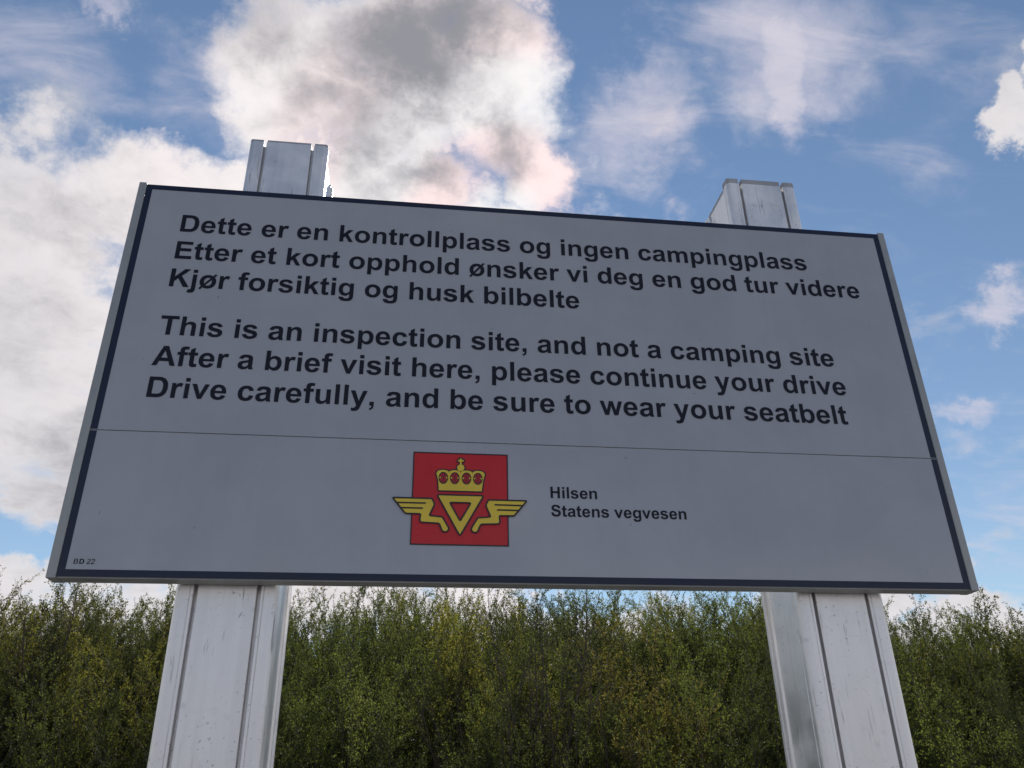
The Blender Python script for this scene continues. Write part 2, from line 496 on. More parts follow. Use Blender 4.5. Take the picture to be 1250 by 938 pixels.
GLYPH = {
    'l': "M147 0 L147 1466 L428 1466 L428 0 Z",
    'i': "M147 0 L147 1062 L428 1062 L428 0 Z M147 1206 L147 1466 L428 1466 L428 1206 Z",
    'j': "M150 1062 L431 1062 L431 25 Q431 -180 404 -263.5 Q377 -347 300.5 -389 Q224 -431 105 -431 Q62 -431 12.5 -423.5 Q-37 -416 -94 -400 L-45 -160 Q-25 -164 -7.5 -166.5 Q10 -169 25 -169 Q68 -169 95.5 -150.5 Q123 -132 136.5 -106 Q150 -80 150 50 Z M150 1206 L150 1466 L431 1466 L431 1206 Z",
    'o': RING_O,
    'ø': RING_O + " + M62 -40 L190 -120 L1200 1096 L1072 1176 Z",
    'c': "M1072 748 L795 698 Q781 781 731.5 823 Q682 865 603 865 Q498 865 435.5 792.5 Q373 720 373 550 Q373 361 436.5 283 Q500 205 607 205 Q687 205 738 250.5 Q789 296 810 407 L1086 360 Q1043 170 921 73 Q799 -24 594 -24 Q361 -24 222.5 123 Q84 270 84 530 Q84 793 223 939.5 Q362 1086 599 1086 Q793 1086 907.5 1002.5 Q1022 919 1072 748 Z",
    'e': "M762 338 L1042 291 Q988 137 871.5 56.5 Q755 -24 580 -24 Q303 -24 170 157 Q65 302 65 523 Q65 787 203 936.5 Q341 1086 552 1086 Q789 1086 926 929.5 Q1063 773 1057 450 L353 450 Q356 325 421 255.5 Q486 186 583 186 Q649 186 694 222 Q739 258 762 338 Z M778 622 Q775 744 715 807.5 Q655 871 569 871 Q477 871 417 804 Q357 737 358 622 Z",
    'a': "M357 738 L102 784 Q145 938 250 1012 Q355 1086 562 1086 Q750 1086 842 1041.5 Q934 997 971.5 928.5 Q1009 860 1009 677 L1006 349 Q1006 209 1019.5 142.5 Q1033 76 1070 0 L792 0 Q781 28 765 83 Q758 108 755 116 Q683 46 601 11 Q519 -24 426 -24 Q262 -24 167.5 65 Q73 154 73 290 Q73 380 116 450.5 Q159 521 236.5 558.5 Q314 596 460 624 Q657 661 733 693 L733 721 Q733 802 693 836.5 Q653 871 542 871 Q467 871 425 841.5 Q383 812 357 738 Z M733 510 Q679 492 562 467 Q445 442 409 418 Q354 379 354 319 Q354 260 398 217 Q442 174 510 174 Q586 174 655 224 Q706 262 722 317 Q733 353 733 454 Z",
    's': "M48 303 L330 346 Q348 264 403 221.5 Q458 179 557 179 Q666 179 721 219 Q758 247 758 294 Q758 326 738 347 Q717 367 644 384 Q304 459 213 521 Q87 607 87 760 Q87 898 196 992 Q305 1086 534 1086 Q752 1086 858 1015 Q964 944 1004 805 L739 756 Q722 818 674.5 851 Q627 884 539 884 Q428 884 380 853 Q348 831 348 796 Q348 766 376 745 Q414 717 638.5 666 Q863 615 952 541 Q1040 466 1040 332 Q1040 186 918 81 Q796 -24 557 -24 Q340 -24 213.5 64 Q87 152 48 303 Z",
    'n': "M1114 0 L833 0 L833 542 Q833 714 815 764.5 Q797 815 756.5 843 Q716 871 659 871 Q586 871 528 831 Q470 791 448.5 725 Q427 659 427 481 L427 0 L146 0 L146 1062 L407 1062 L407 906 Q546 1086 757 1086 Q850 1086 927 1052.5 Q1004 1019 1043.5 967 Q1083 915 1098.5 849 Q1114 783 1114 660 Z",
    'u': "M847 0 L847 159 Q789 74 694.5 25 Q600 -24 495 -24 Q388 -24 303 23 Q218 70 180 155 Q142 240 142 390 L142 1062 L423 1062 L423 574 Q423 350 438.5 299.5 Q454 249 495 219.5 Q536 190 599 190 Q671 190 728 229.5 Q785 269 806 327.5 Q827 386 827 614 L827 1062 L1108 1062 L1108 0 Z",
    'h': "M428 1466 L428 927 Q564 1086 753 1086 Q850 1086 928 1050 Q1006 1014 1045.5 958 Q1085 902 1099.5 834 Q1114 766 1114 623 L1114 0 L833 0 L833 561 Q833 728 817 773 Q801 818 760.5 844.5 Q720 871 659 871 Q589 871 534 837 Q479 803 453.5 734.5 Q428 666 428 532 L428 0 L147 0 L147 1466 Z",
    'r': "M416 0 L135 0 L135 1062 L396 1062 L396 911 Q463 1018 516.5 1052 Q570 1086 638 1086 Q734 1086 823 1033 L736 788 Q665 834 604 834 Q545 834 504 801.5 Q463 769 439.5 684 Q416 599 416 328 Z",
    't': "M634 1062 L634 838 L442 838 L442 410 Q442 280 447.5 258.5 Q453 237 472.5 223 Q492 209 520 209 Q559 209 633 236 L657 18 Q559 -24 435 -24 Q359 -24 298 1.5 Q237 27 208.5 67.5 Q180 108 169 177 Q160 226 160 375 L160 838 L31 838 L31 1062 L160 1062 L160 1273 L442 1437 L442 1062 Z",
    'f': "M24 1062 L180 1062 L180 1142 Q180 1276 208.5 1342 Q237 1408 313.5 1449.5 Q390 1491 507 1491 Q627 1491 742 1455 L704 1259 Q637 1275 575 1275 Q514 1275 487.5 1246.5 Q461 1218 461 1137 L461 1062 L671 1062 L671 841 L461 841 L461 0 L180 0 L180 841 L24 841 Z",
    'd': "M1121 0 L860 0 L860 156 Q795 65 706.5 20.5 Q618 -24 528 -24 Q345 -24 214.5 123.5 Q84 271 84 535 Q84 805 211 945.5 Q338 1086 532 1086 Q710 1086 840 938 L840 1466 L1121 1466 Z M371 554 Q371 384 418 308 Q486 198 608 198 Q705 198 773 280.5 Q841 363 841 527 Q841 710 775 790.5 Q709 871 606 871 Q506 871 438.5 791.5 Q371 712 371 554 Z",
    'b': "M136 0 L136 1466 L417 1466 L417 938 Q547 1086 725 1086 Q919 1086 1046 945.5 Q1173 805 1173 542 Q1173 270 1043.5 123 Q914 -24 729 -24 Q638 -24 549.5 21.5 Q461 67 397 156 L397 0 Z M415 554 Q415 389 467 310 Q540 198 661 198 Q754 198 819.5 277.5 Q885 357 885 528 Q885 710 819 790.5 Q753 871 650 871 Q549 871 482 792.5 Q415 714 415 554 Z",
    'p': "M139 1062 L401 1062 L401 906 Q452 986 539 1036 Q626 1086 732 1086 Q917 1086 1046 941 Q1175 796 1175 537 Q1175 271 1045 123.5 Q915 -24 730 -24 Q642 -24 570.5 11 Q499 46 420 131 L420 -404 L139 -404 Z M417 549 Q417 370 488 284.5 Q559 199 661 199 Q759 199 824 277.5 Q889 356 889 535 Q889 702 822 783 Q755 864 656 864 Q553 864 485 784.5 Q417 705 417 549 Z",
    'g': "M121 -70 L442 -109 Q450 -165 479 -186 Q519 -216 605 -216 Q715 -216 770 -183 Q807 -161 826 -112 Q839 -77 839 17 L839 172 Q713 0 521 0 Q307 0 182 181 Q84 324 84 537 Q84 804 212.5 945 Q341 1086 532 1086 Q729 1086 857 913 L857 1062 L1120 1062 L1120 109 Q1120 -79 1089 -172 Q1058 -265 1002 -318 Q946 -371 852.5 -401 Q759 -431 616 -431 Q346 -431 233 -338.5 Q120 -246 120 -104 Q120 -90 121 -70 Z M372 553 Q372 384 437.5 305.5 Q503 227 599 227 Q702 227 773 307.5 Q844 388 844 546 Q844 711 776 791 Q708 871 604 871 Q503 871 437.5 792.5 Q372 714 372 553 Z",
    'k': "M136 0 L136 1466 L417 1466 L417 688 L746 1062 L1092 1062 L729 674 L1118 0 L815 0 L548 477 L417 340 L417 0 Z",
    'm': "M126 1062 L385 1062 L385 917 Q524 1086 716 1086 Q818 1086 893 1044 Q968 1002 1016 917 Q1086 1002 1167 1044 Q1248 1086 1340 1086 Q1457 1086 1538 1038.5 Q1619 991 1659 899 Q1688 831 1688 679 L1688 0 L1407 0 L1407 607 Q1407 765 1378 811 Q1339 871 1258 871 Q1199 871 1147 835 Q1095 799 1072 729.5 Q1049 660 1049 510 L1049 0 L768 0 L768 582 Q768 737 753 782 Q738 827 706.5 849 Q675 871 621 871 Q556 871 504 836 Q452 801 429.5 735 Q407 669 407 516 L407 0 L126 0 Z",
    'v': "M440 0 L12 1062 L307 1062 L507 520 L565 339 Q588 408 594 430 Q608 475 624 520 L826 1062 L1115 1062 L693 0 Z",
    'w': "M345 0 L9 1062 L282 1062 L481 366 L664 1062 L935 1062 L1112 366 L1315 1062 L1592 1062 L1251 0 L981 0 L798 683 L618 0 Z",
    'y': "M14 1062 L313 1062 L567 308 L815 1062 L1106 1062 L731 40 L664 -145 Q627 -238 593.5 -287 Q560 -336 516.5 -366.5 Q473 -397 409.5 -414 Q346 -431 266 -431 Q185 -431 107 -414 L82 -194 Q148 -207 201 -207 Q299 -207 346 -149.5 Q393 -92 418 -3 Z",
    ',': "M137 281 L418 281 L418 80 Q418 -42 397 -112.5 Q376 -183 317.5 -239 Q259 -295 169 -327 L114 -211 Q199 -183 235 -134 Q271 -85 273 0 L137 0 Z",
    'D': "M148 1466 L689 1466 Q872 1466 968 1438 Q1097 1400 1189 1303 Q1281 1206 1329 1065.5 Q1377 925 1377 719 Q1377 538 1332 407 Q1277 247 1175 148 Q1098 73 967 31 Q869 0 705 0 L148 0 Z M444 1218 L444 247 L665 247 Q789 247 844 261 Q916 279 963.5 322 Q1011 365 1041 463.5 Q1071 562 1071 732 Q1071 902 1041 993 Q1011 1084 957 1135 Q903 1186 820 1204 Q758 1218 577 1218 Z",
    'E': "M149 0 L149 1466 L1236 1466 L1236 1218 L445 1218 L445 893 L1181 893 L1181 646 L445 646 L445 247 L1264 247 L1264 0 Z",
    'K': "M153 0 L153 1466 L449 1466 L449 815 L1047 1466 L1445 1466 L893 895 L1475 0 L1092 0 L689 688 L449 443 L449 0 Z",
    'T': "M479 0 L479 1218 L44 1218 L44 1466 L1209 1466 L1209 1218 L775 1218 L775 0 Z",
    'A': "M1471 0 L1149 0 L1021 333 L435 333 L314 0 L0 0 L571 1466 L884 1466 Z M926 580 L724 1124 L526 580 Z",
    'H': "M150 0 L150 1466 L446 1466 L446 889 L1026 889 L1026 1466 L1322 1466 L1322 0 L1026 0 L1026 641 L446 641 L446 0 Z",
    'S': "M74 477 L362 505 Q388 360 467.5 292 Q547 224 682 224 Q825 224 897.5 284.5 Q970 345 970 426 Q970 478 939.5 514.5 Q909 551 833 578 Q781 596 596 642 Q358 701 262 787 Q127 908 127 1082 Q127 1194 190.5 1291.5 Q254 1389 373.5 1440 Q493 1491 662 1491 Q938 1491 1077.5 1370 Q1217 1249 1224 1047 L928 1034 Q909 1147 846.5 1196.5 Q784 1246 659 1246 Q530 1246 457 1193 Q410 1159 410 1102 Q410 1050 454 1013 Q510 966 726 915 Q942 864 1045.5 809.5 Q1149 755 1207.5 660.5 Q1266 566 1266 427 Q1266 301 1196 191 Q1126 81 998 27.5 Q870 -26 679 -26 Q401 -26 252 102.5 Q103 231 74 477 Z",
    'B': "M160 0 L160 1466 L760 1466 Q1180 1466 1180 1090 Q1180 860 960 780 Q1270 710 1270 410 Q1270 0 780 0 Z M370 1290 L370 850 L740 850 Q980 850 980 1075 Q980 1290 740 1290 Z M370 680 L370 175 L780 175 Q1060 175 1060 430 Q1060 680 780 680 Z",
    '2': "M1050 175 L1050 0 L70 0 Q70 200 230 380 Q330 490 550 670 Q860 920 860 1080 Q860 1320 570 1320 Q300 1320 290 1040 L105 1060 Q130 1480 575 1480 Q1045 1480 1045 1080 Q1045 860 720 580 Q460 370 370 280 Q310 215 300 175 Z",
}


def outline(path, steps=5):
    """parse M/L/Q/Z outlines into closed polygons"""
    polys, cur = [], []
    tok = path.replace('M', ' M ').replace('L', ' L ').replace('Q', ' Q ').replace('Z', ' Z ').split()
    k = 0
    while k < len(tok):
        c = tok[k]
        if c in 'ML':
            cur.append((float(tok[k + 1]), float(tok[k + 2])))
            k += 3
        elif c == 'Q':
            x0, y0 = cur[-1]
            x1, y1, x2, y2 = map(float, tok[k + 1:k + 5])
            for s in range(1, steps + 1):
                t = s / steps
                cur.append(((1 - t) ** 2 * x0 + 2 * t * (1 - t) * x1 + t * t * x2, (1 - t) ** 2 * y0 + 2 * t * (1 - t) * y1 + t * t * y2))
            k += 5
        else:
            if math.dist(cur[0], cur[-1]) < 1e-6:
                cur.pop()
            polys.append(cur)
            cur = []
            k += 1
    return polys


def fill(ops):
    """ops: list of ('+' or '-', polygon) applied in order; returns 2D verts and triangles of the resulting area"""
    vs, fs = [], []
    for _, p in ops:
        b = len(vs)
        a = sum(p[i][0] * p[(i + 1) % len(p)][1] - p[(i + 1) % len(p)][0] * p[i][1] for i in range(len(p)))
        q = p if a > 0 else p[::-1]
        vs += [Vector(v) for v in q]
        fs.append(list(range(b, b + len(q))))
    ov, _, of, _, _, oface = delaunay_2d_cdt(vs, [], fs, 1, 1e-7, True)
    tris = []
    for f, src in zip(of, oface):
        last = max(src) if src else -1
        if last >= 0 and ops[last][0] == '+':
            tris.append(tuple(f))
    return [(v[0], v[1]) for v in ov], tris


_gcache = {}


def glyph(ch):
    if ch not in _gcache:
        ops = []
        for seg in GLYPH[ch].split('+'):
            pl = outline(seg)
            if ch in 'ij' and len(pl) == 2:
                ops += [('+', pl[0]), ('+', pl[1])]
            else:
                ops.append(('+', pl[0]))
                ops += [('-', p) for p in pl[1:]]
        _gcache[ch] = fill([(s, [(x / 2048, y / 2048) for x, y in p]) for s, p in ops])
    return _gcache[ch]


ZB = 2.2          # height of the sign's lower edge


def lettering(text, x, base, em, parent, sx=1.0, proud=0.0012):
    """one mesh per word"""
    for word in text.split(' '):
        g = Geo()
        for ch in word:
            v, f = glyph(ch)
            g.add([(x + px * em * sx, -proud, ZB + base + py * em) for px, py in v], f)
            x += ADV[ch] / 2048 * em * sx
        x += ADV[' '] / 2048 * em * sx
        child(g.obj("lettering", M_INK), parent)


def stroke(pts, w, closed=True):
    """ops for a line of width w along pts with round joints"""
    ops = []
    n = len(pts)
    for i in range(n if closed else n - 1):
        a, b = Vector(pts[i]), Vector(pts[(i + 1) % n])
        d = (b - a)
        if d.length < 1e-6: continue
        d.normalize()
        p = Vector((-d.y, d.x)) * w / 2
        ops.append(('+', [tuple(a - p), tuple(b - p), tuple(b + p), tuple(a + p)]))
    for q in pts:
        ops.append(('+', [(q[0] + w / 2 * math.cos(t * math.pi / 4 + .2), q[1] + w / 2 * math.sin(t * math.pi / 4 + .2)) for t in range(8)]))
    return ops


def rounded(pts, r, n=4):
    out = []
    m = len(pts)
    for i in range(m):
        p, a, b = Vector(pts[i]), Vector(pts[i - 1]), Vector(pts[(i + 1) % m])
        ra = min(r, (a - p).length * 0.45)
        rb = min(r, (b - p).length * 0.45)
        s, e = p + (a - p).normalized() * ra, p + (b - p).normalized() * rb
        for k in range(n + 1):
            t = k / n
            out.append(tuple((1 - t) ** 2 * s + 2 * t * (1 - t) * p + t * t * e))
    return out


def ellipse(cx, cy, rx, ry, n=18):
    return [(cx + rx * math.cos(2 * math.pi * k / n), cy + ry * math.sin(2 * math.pi * k / n)) for k in range(n)]


# ------------------------------------------------------------------ the information sign
SW, SH, SEAM = 3.0, 1.518, 0.486
sign = empty("information_sign", (1.5, 0.2, 0.0))
tag(sign, "large white bilingual roadside sign with navy border and red crowned emblem on two aluminium posts", "road sign")


def child(o, par=sign):
    """keep world coordinates while parenting"""
    o.parent = par
    top = par
    while top.parent: top = top.parent
    o.matrix_parent_inverse = Matrix.Translation(-top.location) if par is top else Matrix.Identity(4)
    return o


def panel(z0, z1, borders):
    g = Geo()
    g.box((0, 0.0, ZB + z0), (SW, 0.004, ZB + z1))
    p = child(g.obj("panel", M_WHITE))
    b = Geo()
    t, s = 0.0225, 0.0225
    y = -0.0006
    lo, hi = borders
    def strip(xa, za, xb, zb):
        b.add([(xa, y, ZB + za), (xb, y, ZB + za), (xb, y, ZB + zb), (xa, y, ZB + zb)], [(0, 1, 2, 3)])
    zl = z0 + (t if lo else 0.0015)
    zh = z1 - (t if hi else 0.0015)
    strip(0.0, zl, s, zh)
    strip(SW - s, zl, SW, zh)
    if lo: strip(0, z0, SW, zl)
    if hi: strip(0, zh, SW, z1)
    child(b.obj("border", M_NAVY), p)
    return p


upper = panel(SEAM + 0.0016, SH, (False, True))
lower = panel(0.0, SEAM - 0.0016, (True, False))
EM = 0.1086
for txt, base in (("Dette er en kontrollplass og ingen campingplass", 1.3055), ("Etter et kort opphold ønsker vi deg en god tur videre", 1.1825),
                  ("Kjør forsiktig og husk bilbelte", 1.0595), ("This is an inspection site, and not a camping site", 0.8575),
                  ("After a brief visit here, please continue your drive", 0.7345), ("Drive carefully, and be sure to wear your seatbelt", 0.6125)):
    x0 = 0.146 if txt[0] in 'DEK' else 0.150
    lettering(txt, x0, base, EM, upper)
lettering("Hilsen", 1.529, 0.2915, 0.0567, lower)
lettering("Statens vegvesen", 1.531, 0.2265, 0.0567, lower)
lettering("BD 22", 0.0405, 0.0395, 0.0215, lower, 1.05)

# emblem: red square with crown, winged triangle
EX, EZ = 1.2245, 0.2815


def decal(name, layers, parent):
    g = Geo()
    mats = []
    for ops, m, proud in layers:
        if m not in mats: mats.append(m)
        v, f = fill(ops)
        g.add([(EX + x, -proud, ZB + EZ + z) for x, z in v], f, mats.index(m))
    o = g.obj(name, mats)
    return child(o, parent)


H = 0.1605
sq = [(-H, -H), (H, -H), (H, H + 0.0005), (-H, H + 0.0005)]
LW = 0.0052
emblem = decal("emblem", [([('+', sq)], M_RED, 0.0010), (stroke(sq, 0.004), M_LINE, 0.0022)], lower)
tri_o = rounded([(-0.0790, 0.0104), (0.0790, 0.0104), (0.0, -0.1310)], 0.009)
tri_i = rounded([(-0.0356, -0.0160), (0.0356, -0.0160), (0.0, -0.0800)], 0.006)
decal("triangle", [([('+', tri_o), ('-', tri_i)], M_GOLD, 0.0030), (stroke(tri_o, LW) + stroke(tri_i, LW), M_LINE, 0.0040)], emblem)
wing = [(-0.2256, -0.0038), (-0.0946, -0.0038), (-0.0856, -0.0235), (-0.1023, -0.0632), (-0.0592, -0.0668), (-0.0362, -0.1055),
        (-0.0405, -0.1155), (-0.0500, -0.1190), (-0.0587, -0.1150), (-0.0690, -0.0892), (-0.1300, -0.0868), (-0.1335, -0.0790), (-0.1310, -0.0582), (-0.1815, -0.0577)]
for s in (1, -1):
    w = rounded([(s * x, z) for x, z in wing], 0.004, 2)
    ln = stroke([(s * -0.2110, -0.0210), (s * -0.1170, -0.0205)], LW, False) + stroke([(s * -0.1940, -0.0383), (s * -0.1257, -0.0383)], LW, False)
    decal("wing", [([('+', w)], M_GOLD, 0.0030), (stroke(w, LW) + ln, M_LINE, 0.0040)], emblem)
# crown
body = [(-0.0728, 0.0260), (0.0720, 0.0260), (0.0760, 0.0600), (0.0828, 0.0880)]
def bump(cx, r, n=5):
    return [(cx + r * math.cos(math.pi * k / n), 0.0890 + 0.0105 * math.sin(math.pi * k / n)) for k in range(n + 1)]
for cx in (0.0600, 0.0200, -0.0200, -0.0600):
    body += bump(cx, 0.0215)
body += [(-0.0828, 0.0880), (-0.0760, 0.0600)]
HX = (-0.0588, -0.0200, 0.0200, 0.0588)
gold = [('+', body), ('+', ellipse(0, 0.1085, 0.0125, 0.0125)), ('+', [(-0.003, 0.115), (0.003, 0.115), (0.003, 0.1425), (-0.003, 0.1425)]),
        ('+', [(-0.0098, 0.1318), (0.0098, 0.1318), (0.0098, 0.1372), (-0.0098, 0.1372)])]
holes, ornaments, rings = [], [], []
for hx in HX:
    e = ellipse(hx, 0.0702, 0.0142, 0.0195)
    holes.append(('+', e))
    rings += stroke(e, 0.0040)
    for s in (-1, 1):   # pearls and pointed leaves inside each arch
        rings += [('+', ellipse(hx + s * 0.0095, 0.0705, 0.0042, 0.0048, 8))]
        ornaments.append(('+', ellipse(hx + s * 0.0110, 0.0705, 0.0028, 0.0032, 8)))
    rings += stroke([(hx - 0.0050, 0.0835), (hx, 0.0745), (hx, 0.0660), (hx - 0.0055, 0.0560)], 0.0024, False)
    rings += stroke([(hx + 0.0050, 0.0835), (hx, 0.0745), (hx, 0.0660), (hx + 0.0055, 0.0560)], 0.0024, False)
sil = stroke(body, LW) + stroke(ellipse(0, 0.1085, 0.0125, 0.0125), LW)
crown_edge = [('+', [(x * 1.0, z) for x, z in body])]
cr_line = [(s, p) for s, p in stroke(body, LW * 1.7) + [('+', ellipse(0, 0.1085, 0.0165, 0.0165)), ('+', [(-0.0072, 0.118), (0.0072, 0.118), (0.0072, 0.1465), (-0.0072, 0.1465)]),
           ('+', [(-0.0140, 0.1277), (0.0140, 0.1277), (0.0140, 0.1413), (-0.0140, 0.1413)])]]
decal("crown", [(cr_line, M_LINE, 0.0026), (gold, M_GOLD, 0.0032), (holes, M_RED, 0.0038), (rings, M_LINE, 0.0044), (ornaments, M_GOLD, 0.0050)], emblem)

# aluminium edge profile: lips at both ends, folded trays along the top and bottom
g = Geo()
D0, D1 = -0.0035, 0.068
g.box((-0.029, D0, ZB - 0.004), (-0.0008, D1, ZB + SH + 0.006), 0, 0.002)
g.box((SW + 0.0008, D0, ZB - 0.004), (SW + 0.029, D1, ZB + SH + 0.006), 0, 0.002)
g.box((-0.0006, 0.0045, ZB - 0.003), (SW + 0.0006, D1 - 0.001, ZB + 0.001))
g.box((-0.0006, 0.0045, ZB + SH - 0.001), (SW + 0.0006, D1 - 0.001, ZB + SH + 0.003))
g.box((-0.0006, 0.0045, ZB + SEAM - 0.03), (SW + 0.0006, 0.060, ZB + SEAM + 0.03))
child(g.obj("edge_frame", M_EDGE))
g = Geo()
g.box((0.002, 0.0665, ZB + 0.004), (SW - 0.002, 0.0672, ZB + SH - 0.004))
child(g.obj("back_sheet", M_RAIL))


def post_profile(w, d):
    """rounded box section with two T-slots in each broad face and a recessed flank"""
    h = w / 2
    r = 0.018
    def arc(cx, cy, a0, a1, n=5):
        return [(cx + r * math.cos(R(a0 + (a1 - a0) * k / n)), cy + r * math.sin(R(a0 + (a1 - a0) * k / n))) for k in range(n + 1)]
    def slot(cx, dirn, y):
        a, b = cx - dirn * 0.0058, cx + dirn * 0.0058
        s = 1 if y == 0 else -1
        return [(a - dirn * 0.002, y), (a, y + s * 0.002), (a, y + s * 0.032), (b, y + s * 0.032), (b, y + s * 0.002), (b + dirn * 0.002, y)]
    p = arc(-h + r, r, 180, 270)
    def vee(cx):
        return [(cx - 0.0022, 0.0), (cx, 0.0022), (cx + 0.0022, 0.0)]
    p += vee(-0.1135) + slot(-0.097, 1, 0) + slot(0.097, 1, 0) + vee(0.1135)
    p += arc(h - r, r, 270, 360)
    flank = [(h, 0.034), (h - 0.005, 0.036), (h - 0.005, 0.041), (h - 0.002, 0.043), (h - 0.002, 0.050), (h - 0.011, 0.056), (h - 0.011, d - 0.040),
             (h - 0.004, d - 0.034), (h - 0.004, d - 0.022), (h - 0.009, d - 0.020), (h - 0.009, d - 0.016), (h + 0.003, d - 0.014), (h + 0.003, d)]
    p += flank
    p += slot(0.097, -1, d) + slot(-0.097, -1, d)
    p += [(-x, y) for x, y in reversed(flank)]
    return p


def make_post(x, top, cap):
    W, D = 0.32, 0.28
    y0 = 0.078
    prof = post_profile(W, D)
    g = Geo()
    n = len(prof)
    zs = [-0.4, ZB + top - cap]
    vs = [(x + px, y0 + py, z) for z in zs for px, py in prof]
    g.add(vs, [(k, (k + 1) % n, n + (k + 1) % n, n + k) for k in range(n)] + [tuple(range(n, 2 * n))])
    p = child(g.obj("post", M_POST))
    g = Geo()
    z0, z1 = ZB + top - cap, ZB + top
    i = 0.0015
    for xa, xb in ((-W / 2 + i, -0.1045), (-0.0895, 0.0895), (0.1045, W / 2 - i)):
        c = 0.0135
        if xa < -0.12:
            prof2 = [(xa + 0.006, i), (xb - 0.002, i), (xb, i + 0.002), (xb, D - i), (xa + c, D - i), (xa + c, 0.058), (xa, 0.050), (xa, i + 0.008)]
        elif xb > 0.12:
            prof2 = [(xa + 0.002, i), (xb - 0.006, i), (xb, i + 0.008), (xb, 0.050), (xb - c, 0.058), (xb - c, D - i), (xa, D - i), (xa, i + 0.002)]
        else:
            prof2 = [(xa + 0.002, i), (xb - 0.002, i), (xb, i + 0.002), (xb, D - i), (xa, D - i), (xa, i + 0.002)]
        prof2 = [(x + px, y0 + py) for px, py in prof2]
        g.prism(prof2, z0, z1)
    child(g.obj("end_cap", M_CAP), p)
    # foot plate with anchor bolts
    g = Geo()
    g.box((x - 0.26, y0 - 0.08, -0.01), (x + 0.26, y0 + D + 0.08, 0.02), 0, 0.01)
    for sx in (-0.22, 0.22):
        for sy in (y0 - 0.045, y0 + D + 0.045):
            g.prism([(x + sx + 0.018 * math.cos(k * math.pi / 3), sy + 0.018 * math.sin(k * math.pi / 3)) for k in range(6)], 0.02, 0.045)
    child(g.obj("foot_plate", M_RAIL), p)
    # clamps gripping the rails behind the panel
    for z in (0.25, 0.76, 1.30):
        for s in (-1, 1):
            g = Geo()
            g.box((x + s * 0.097 - 0.02, 0.069, ZB + z - 0.03), (x + s * 0.097 + 0.02, 0.0775, ZB + z + 0.03))
            child(g.obj("clamp", M_RAIL), p)
    return p


make_post(0.493, 1.858, 0.010)
make_post(2.557, 1.840, 0.026)


# ------------------------------------------------------------------ thicket of willow and birch shrubs
class Plant:
    def __init__(self, seed):
        self.r = np.random.default_rng(seed)
        self.sv, self.sf = [], []
        self.lp, self.ld, self.ls = [], [], []
        self.nv = 0

    def tube(self, pts, r0, r1, sides=4):
        pts = np.asarray(pts, float)
        n = len(pts)
        d = np.gradient(pts, axis=0)
        d /= np.linalg.norm(d, axis=1, keepdims=True) + 1e-9
        u = np.cross(d, np.array([0.31, 0.95, 0.05]))
        u /= np.linalg.norm(u, axis=1, keepdims=True) + 1e-9
        w = np.cross(d, u)
        rad = np.linspace(r0, r1, n)[:, None]
        b = self.nv
        for k in range(sides):
            a = 2 * math.pi * k / sides
            self.sv.append(pts + rad * (math.cos(a) * u + math.sin(a) * w))
        for k in range(sides):
            k2 = (k + 1) % sides
            for i in range(n - 1):
                self.sf.append((b + k * n + i, b + k2 * n + i, b + k2 * n + i + 1, b + k * n + i + 1))
        self.nv += sides * n

    def leaves(self, pts, count, size, spread):
        pts = np.asarray(pts, float)
        t = self.r.uniform(0.12, 1.0, count) * (len(pts) - 1)
        i = np.minimum(t.astype(int), len(pts) - 2)
        f = (t - i)[:, None]
        p = pts[i] * (1 - f) + pts[i + 1] * f
        d = pts[i + 1] - pts[i]
        d /= np.linalg.norm(d, axis=1, keepdims=True) + 1e-9
        q = self.r.normal(0, 1, (count, 3))
        q -= (q * d).sum(1, keepdims=True) * d
        q /= np.linalg.norm(q, axis=1, keepdims=True) + 1e-9
        ld = d * 0.75 + q * self.r.uniform(0.5, 1.1, (count, 1))
        ld /= np.linalg.norm(ld, axis=1, keepdims=True)
        self.lp.append(p + q * self.r.uniform(0, spread, (count, 1)))
        self.ld.append(ld)
        self.ls.append(size * self.r.uniform(0.6, 1.25, count))

    def meshes(self, wid=0.44):
        me = bpy.data.meshes.new("stems")
        me.from_pydata(np.concatenate(self.sv).tolist(), [], self.sf)
        me.polygons.foreach_set('use_smooth', [True] * len(self.sf))
        me.materials.append(M_BARK)
        me.update()
        p, d, s = np.concatenate(self.lp), np.concatenate(self.ld), np.concatenate(self.ls)[:, None]
        n = len(p)
        q = self.r.normal(0, 1, (n, 3))
        side = np.cross(d, q)
        side /= np.linalg.norm(side, axis=1, keepdims=True) + 1e-9
        nor = np.cross(side, d)
        v = np.empty((n, 4, 3))
        v[:, 0] = p
        v[:, 1] = p + d * s * 0.48 + side * s * wid * 0.5 + nor * s * 0.05
        v[:, 2] = p + d * s - nor * s * 0.08
        v[:, 3] = p + d * s * 0.48 - side * s * wid * 0.5 + nor * s * 0.05
        lm = bpy.data.meshes.new("foliage")
        lm.vertices.add(n * 4)
        lm.vertices.foreach_set('co', v.reshape(-1))
        lm.loops.add(n * 4)
        lm.loops.foreach_set('vertex_index', np.arange(n * 4, dtype=np.int32))
        lm.polygons.add(n)
        lm.polygons.foreach_set('loop_start', np.arange(0, n * 4, 4, dtype=np.int32))
        lm.update(calc_edges=True)
        lm.materials.append(L_GREEN)
        return me, lm


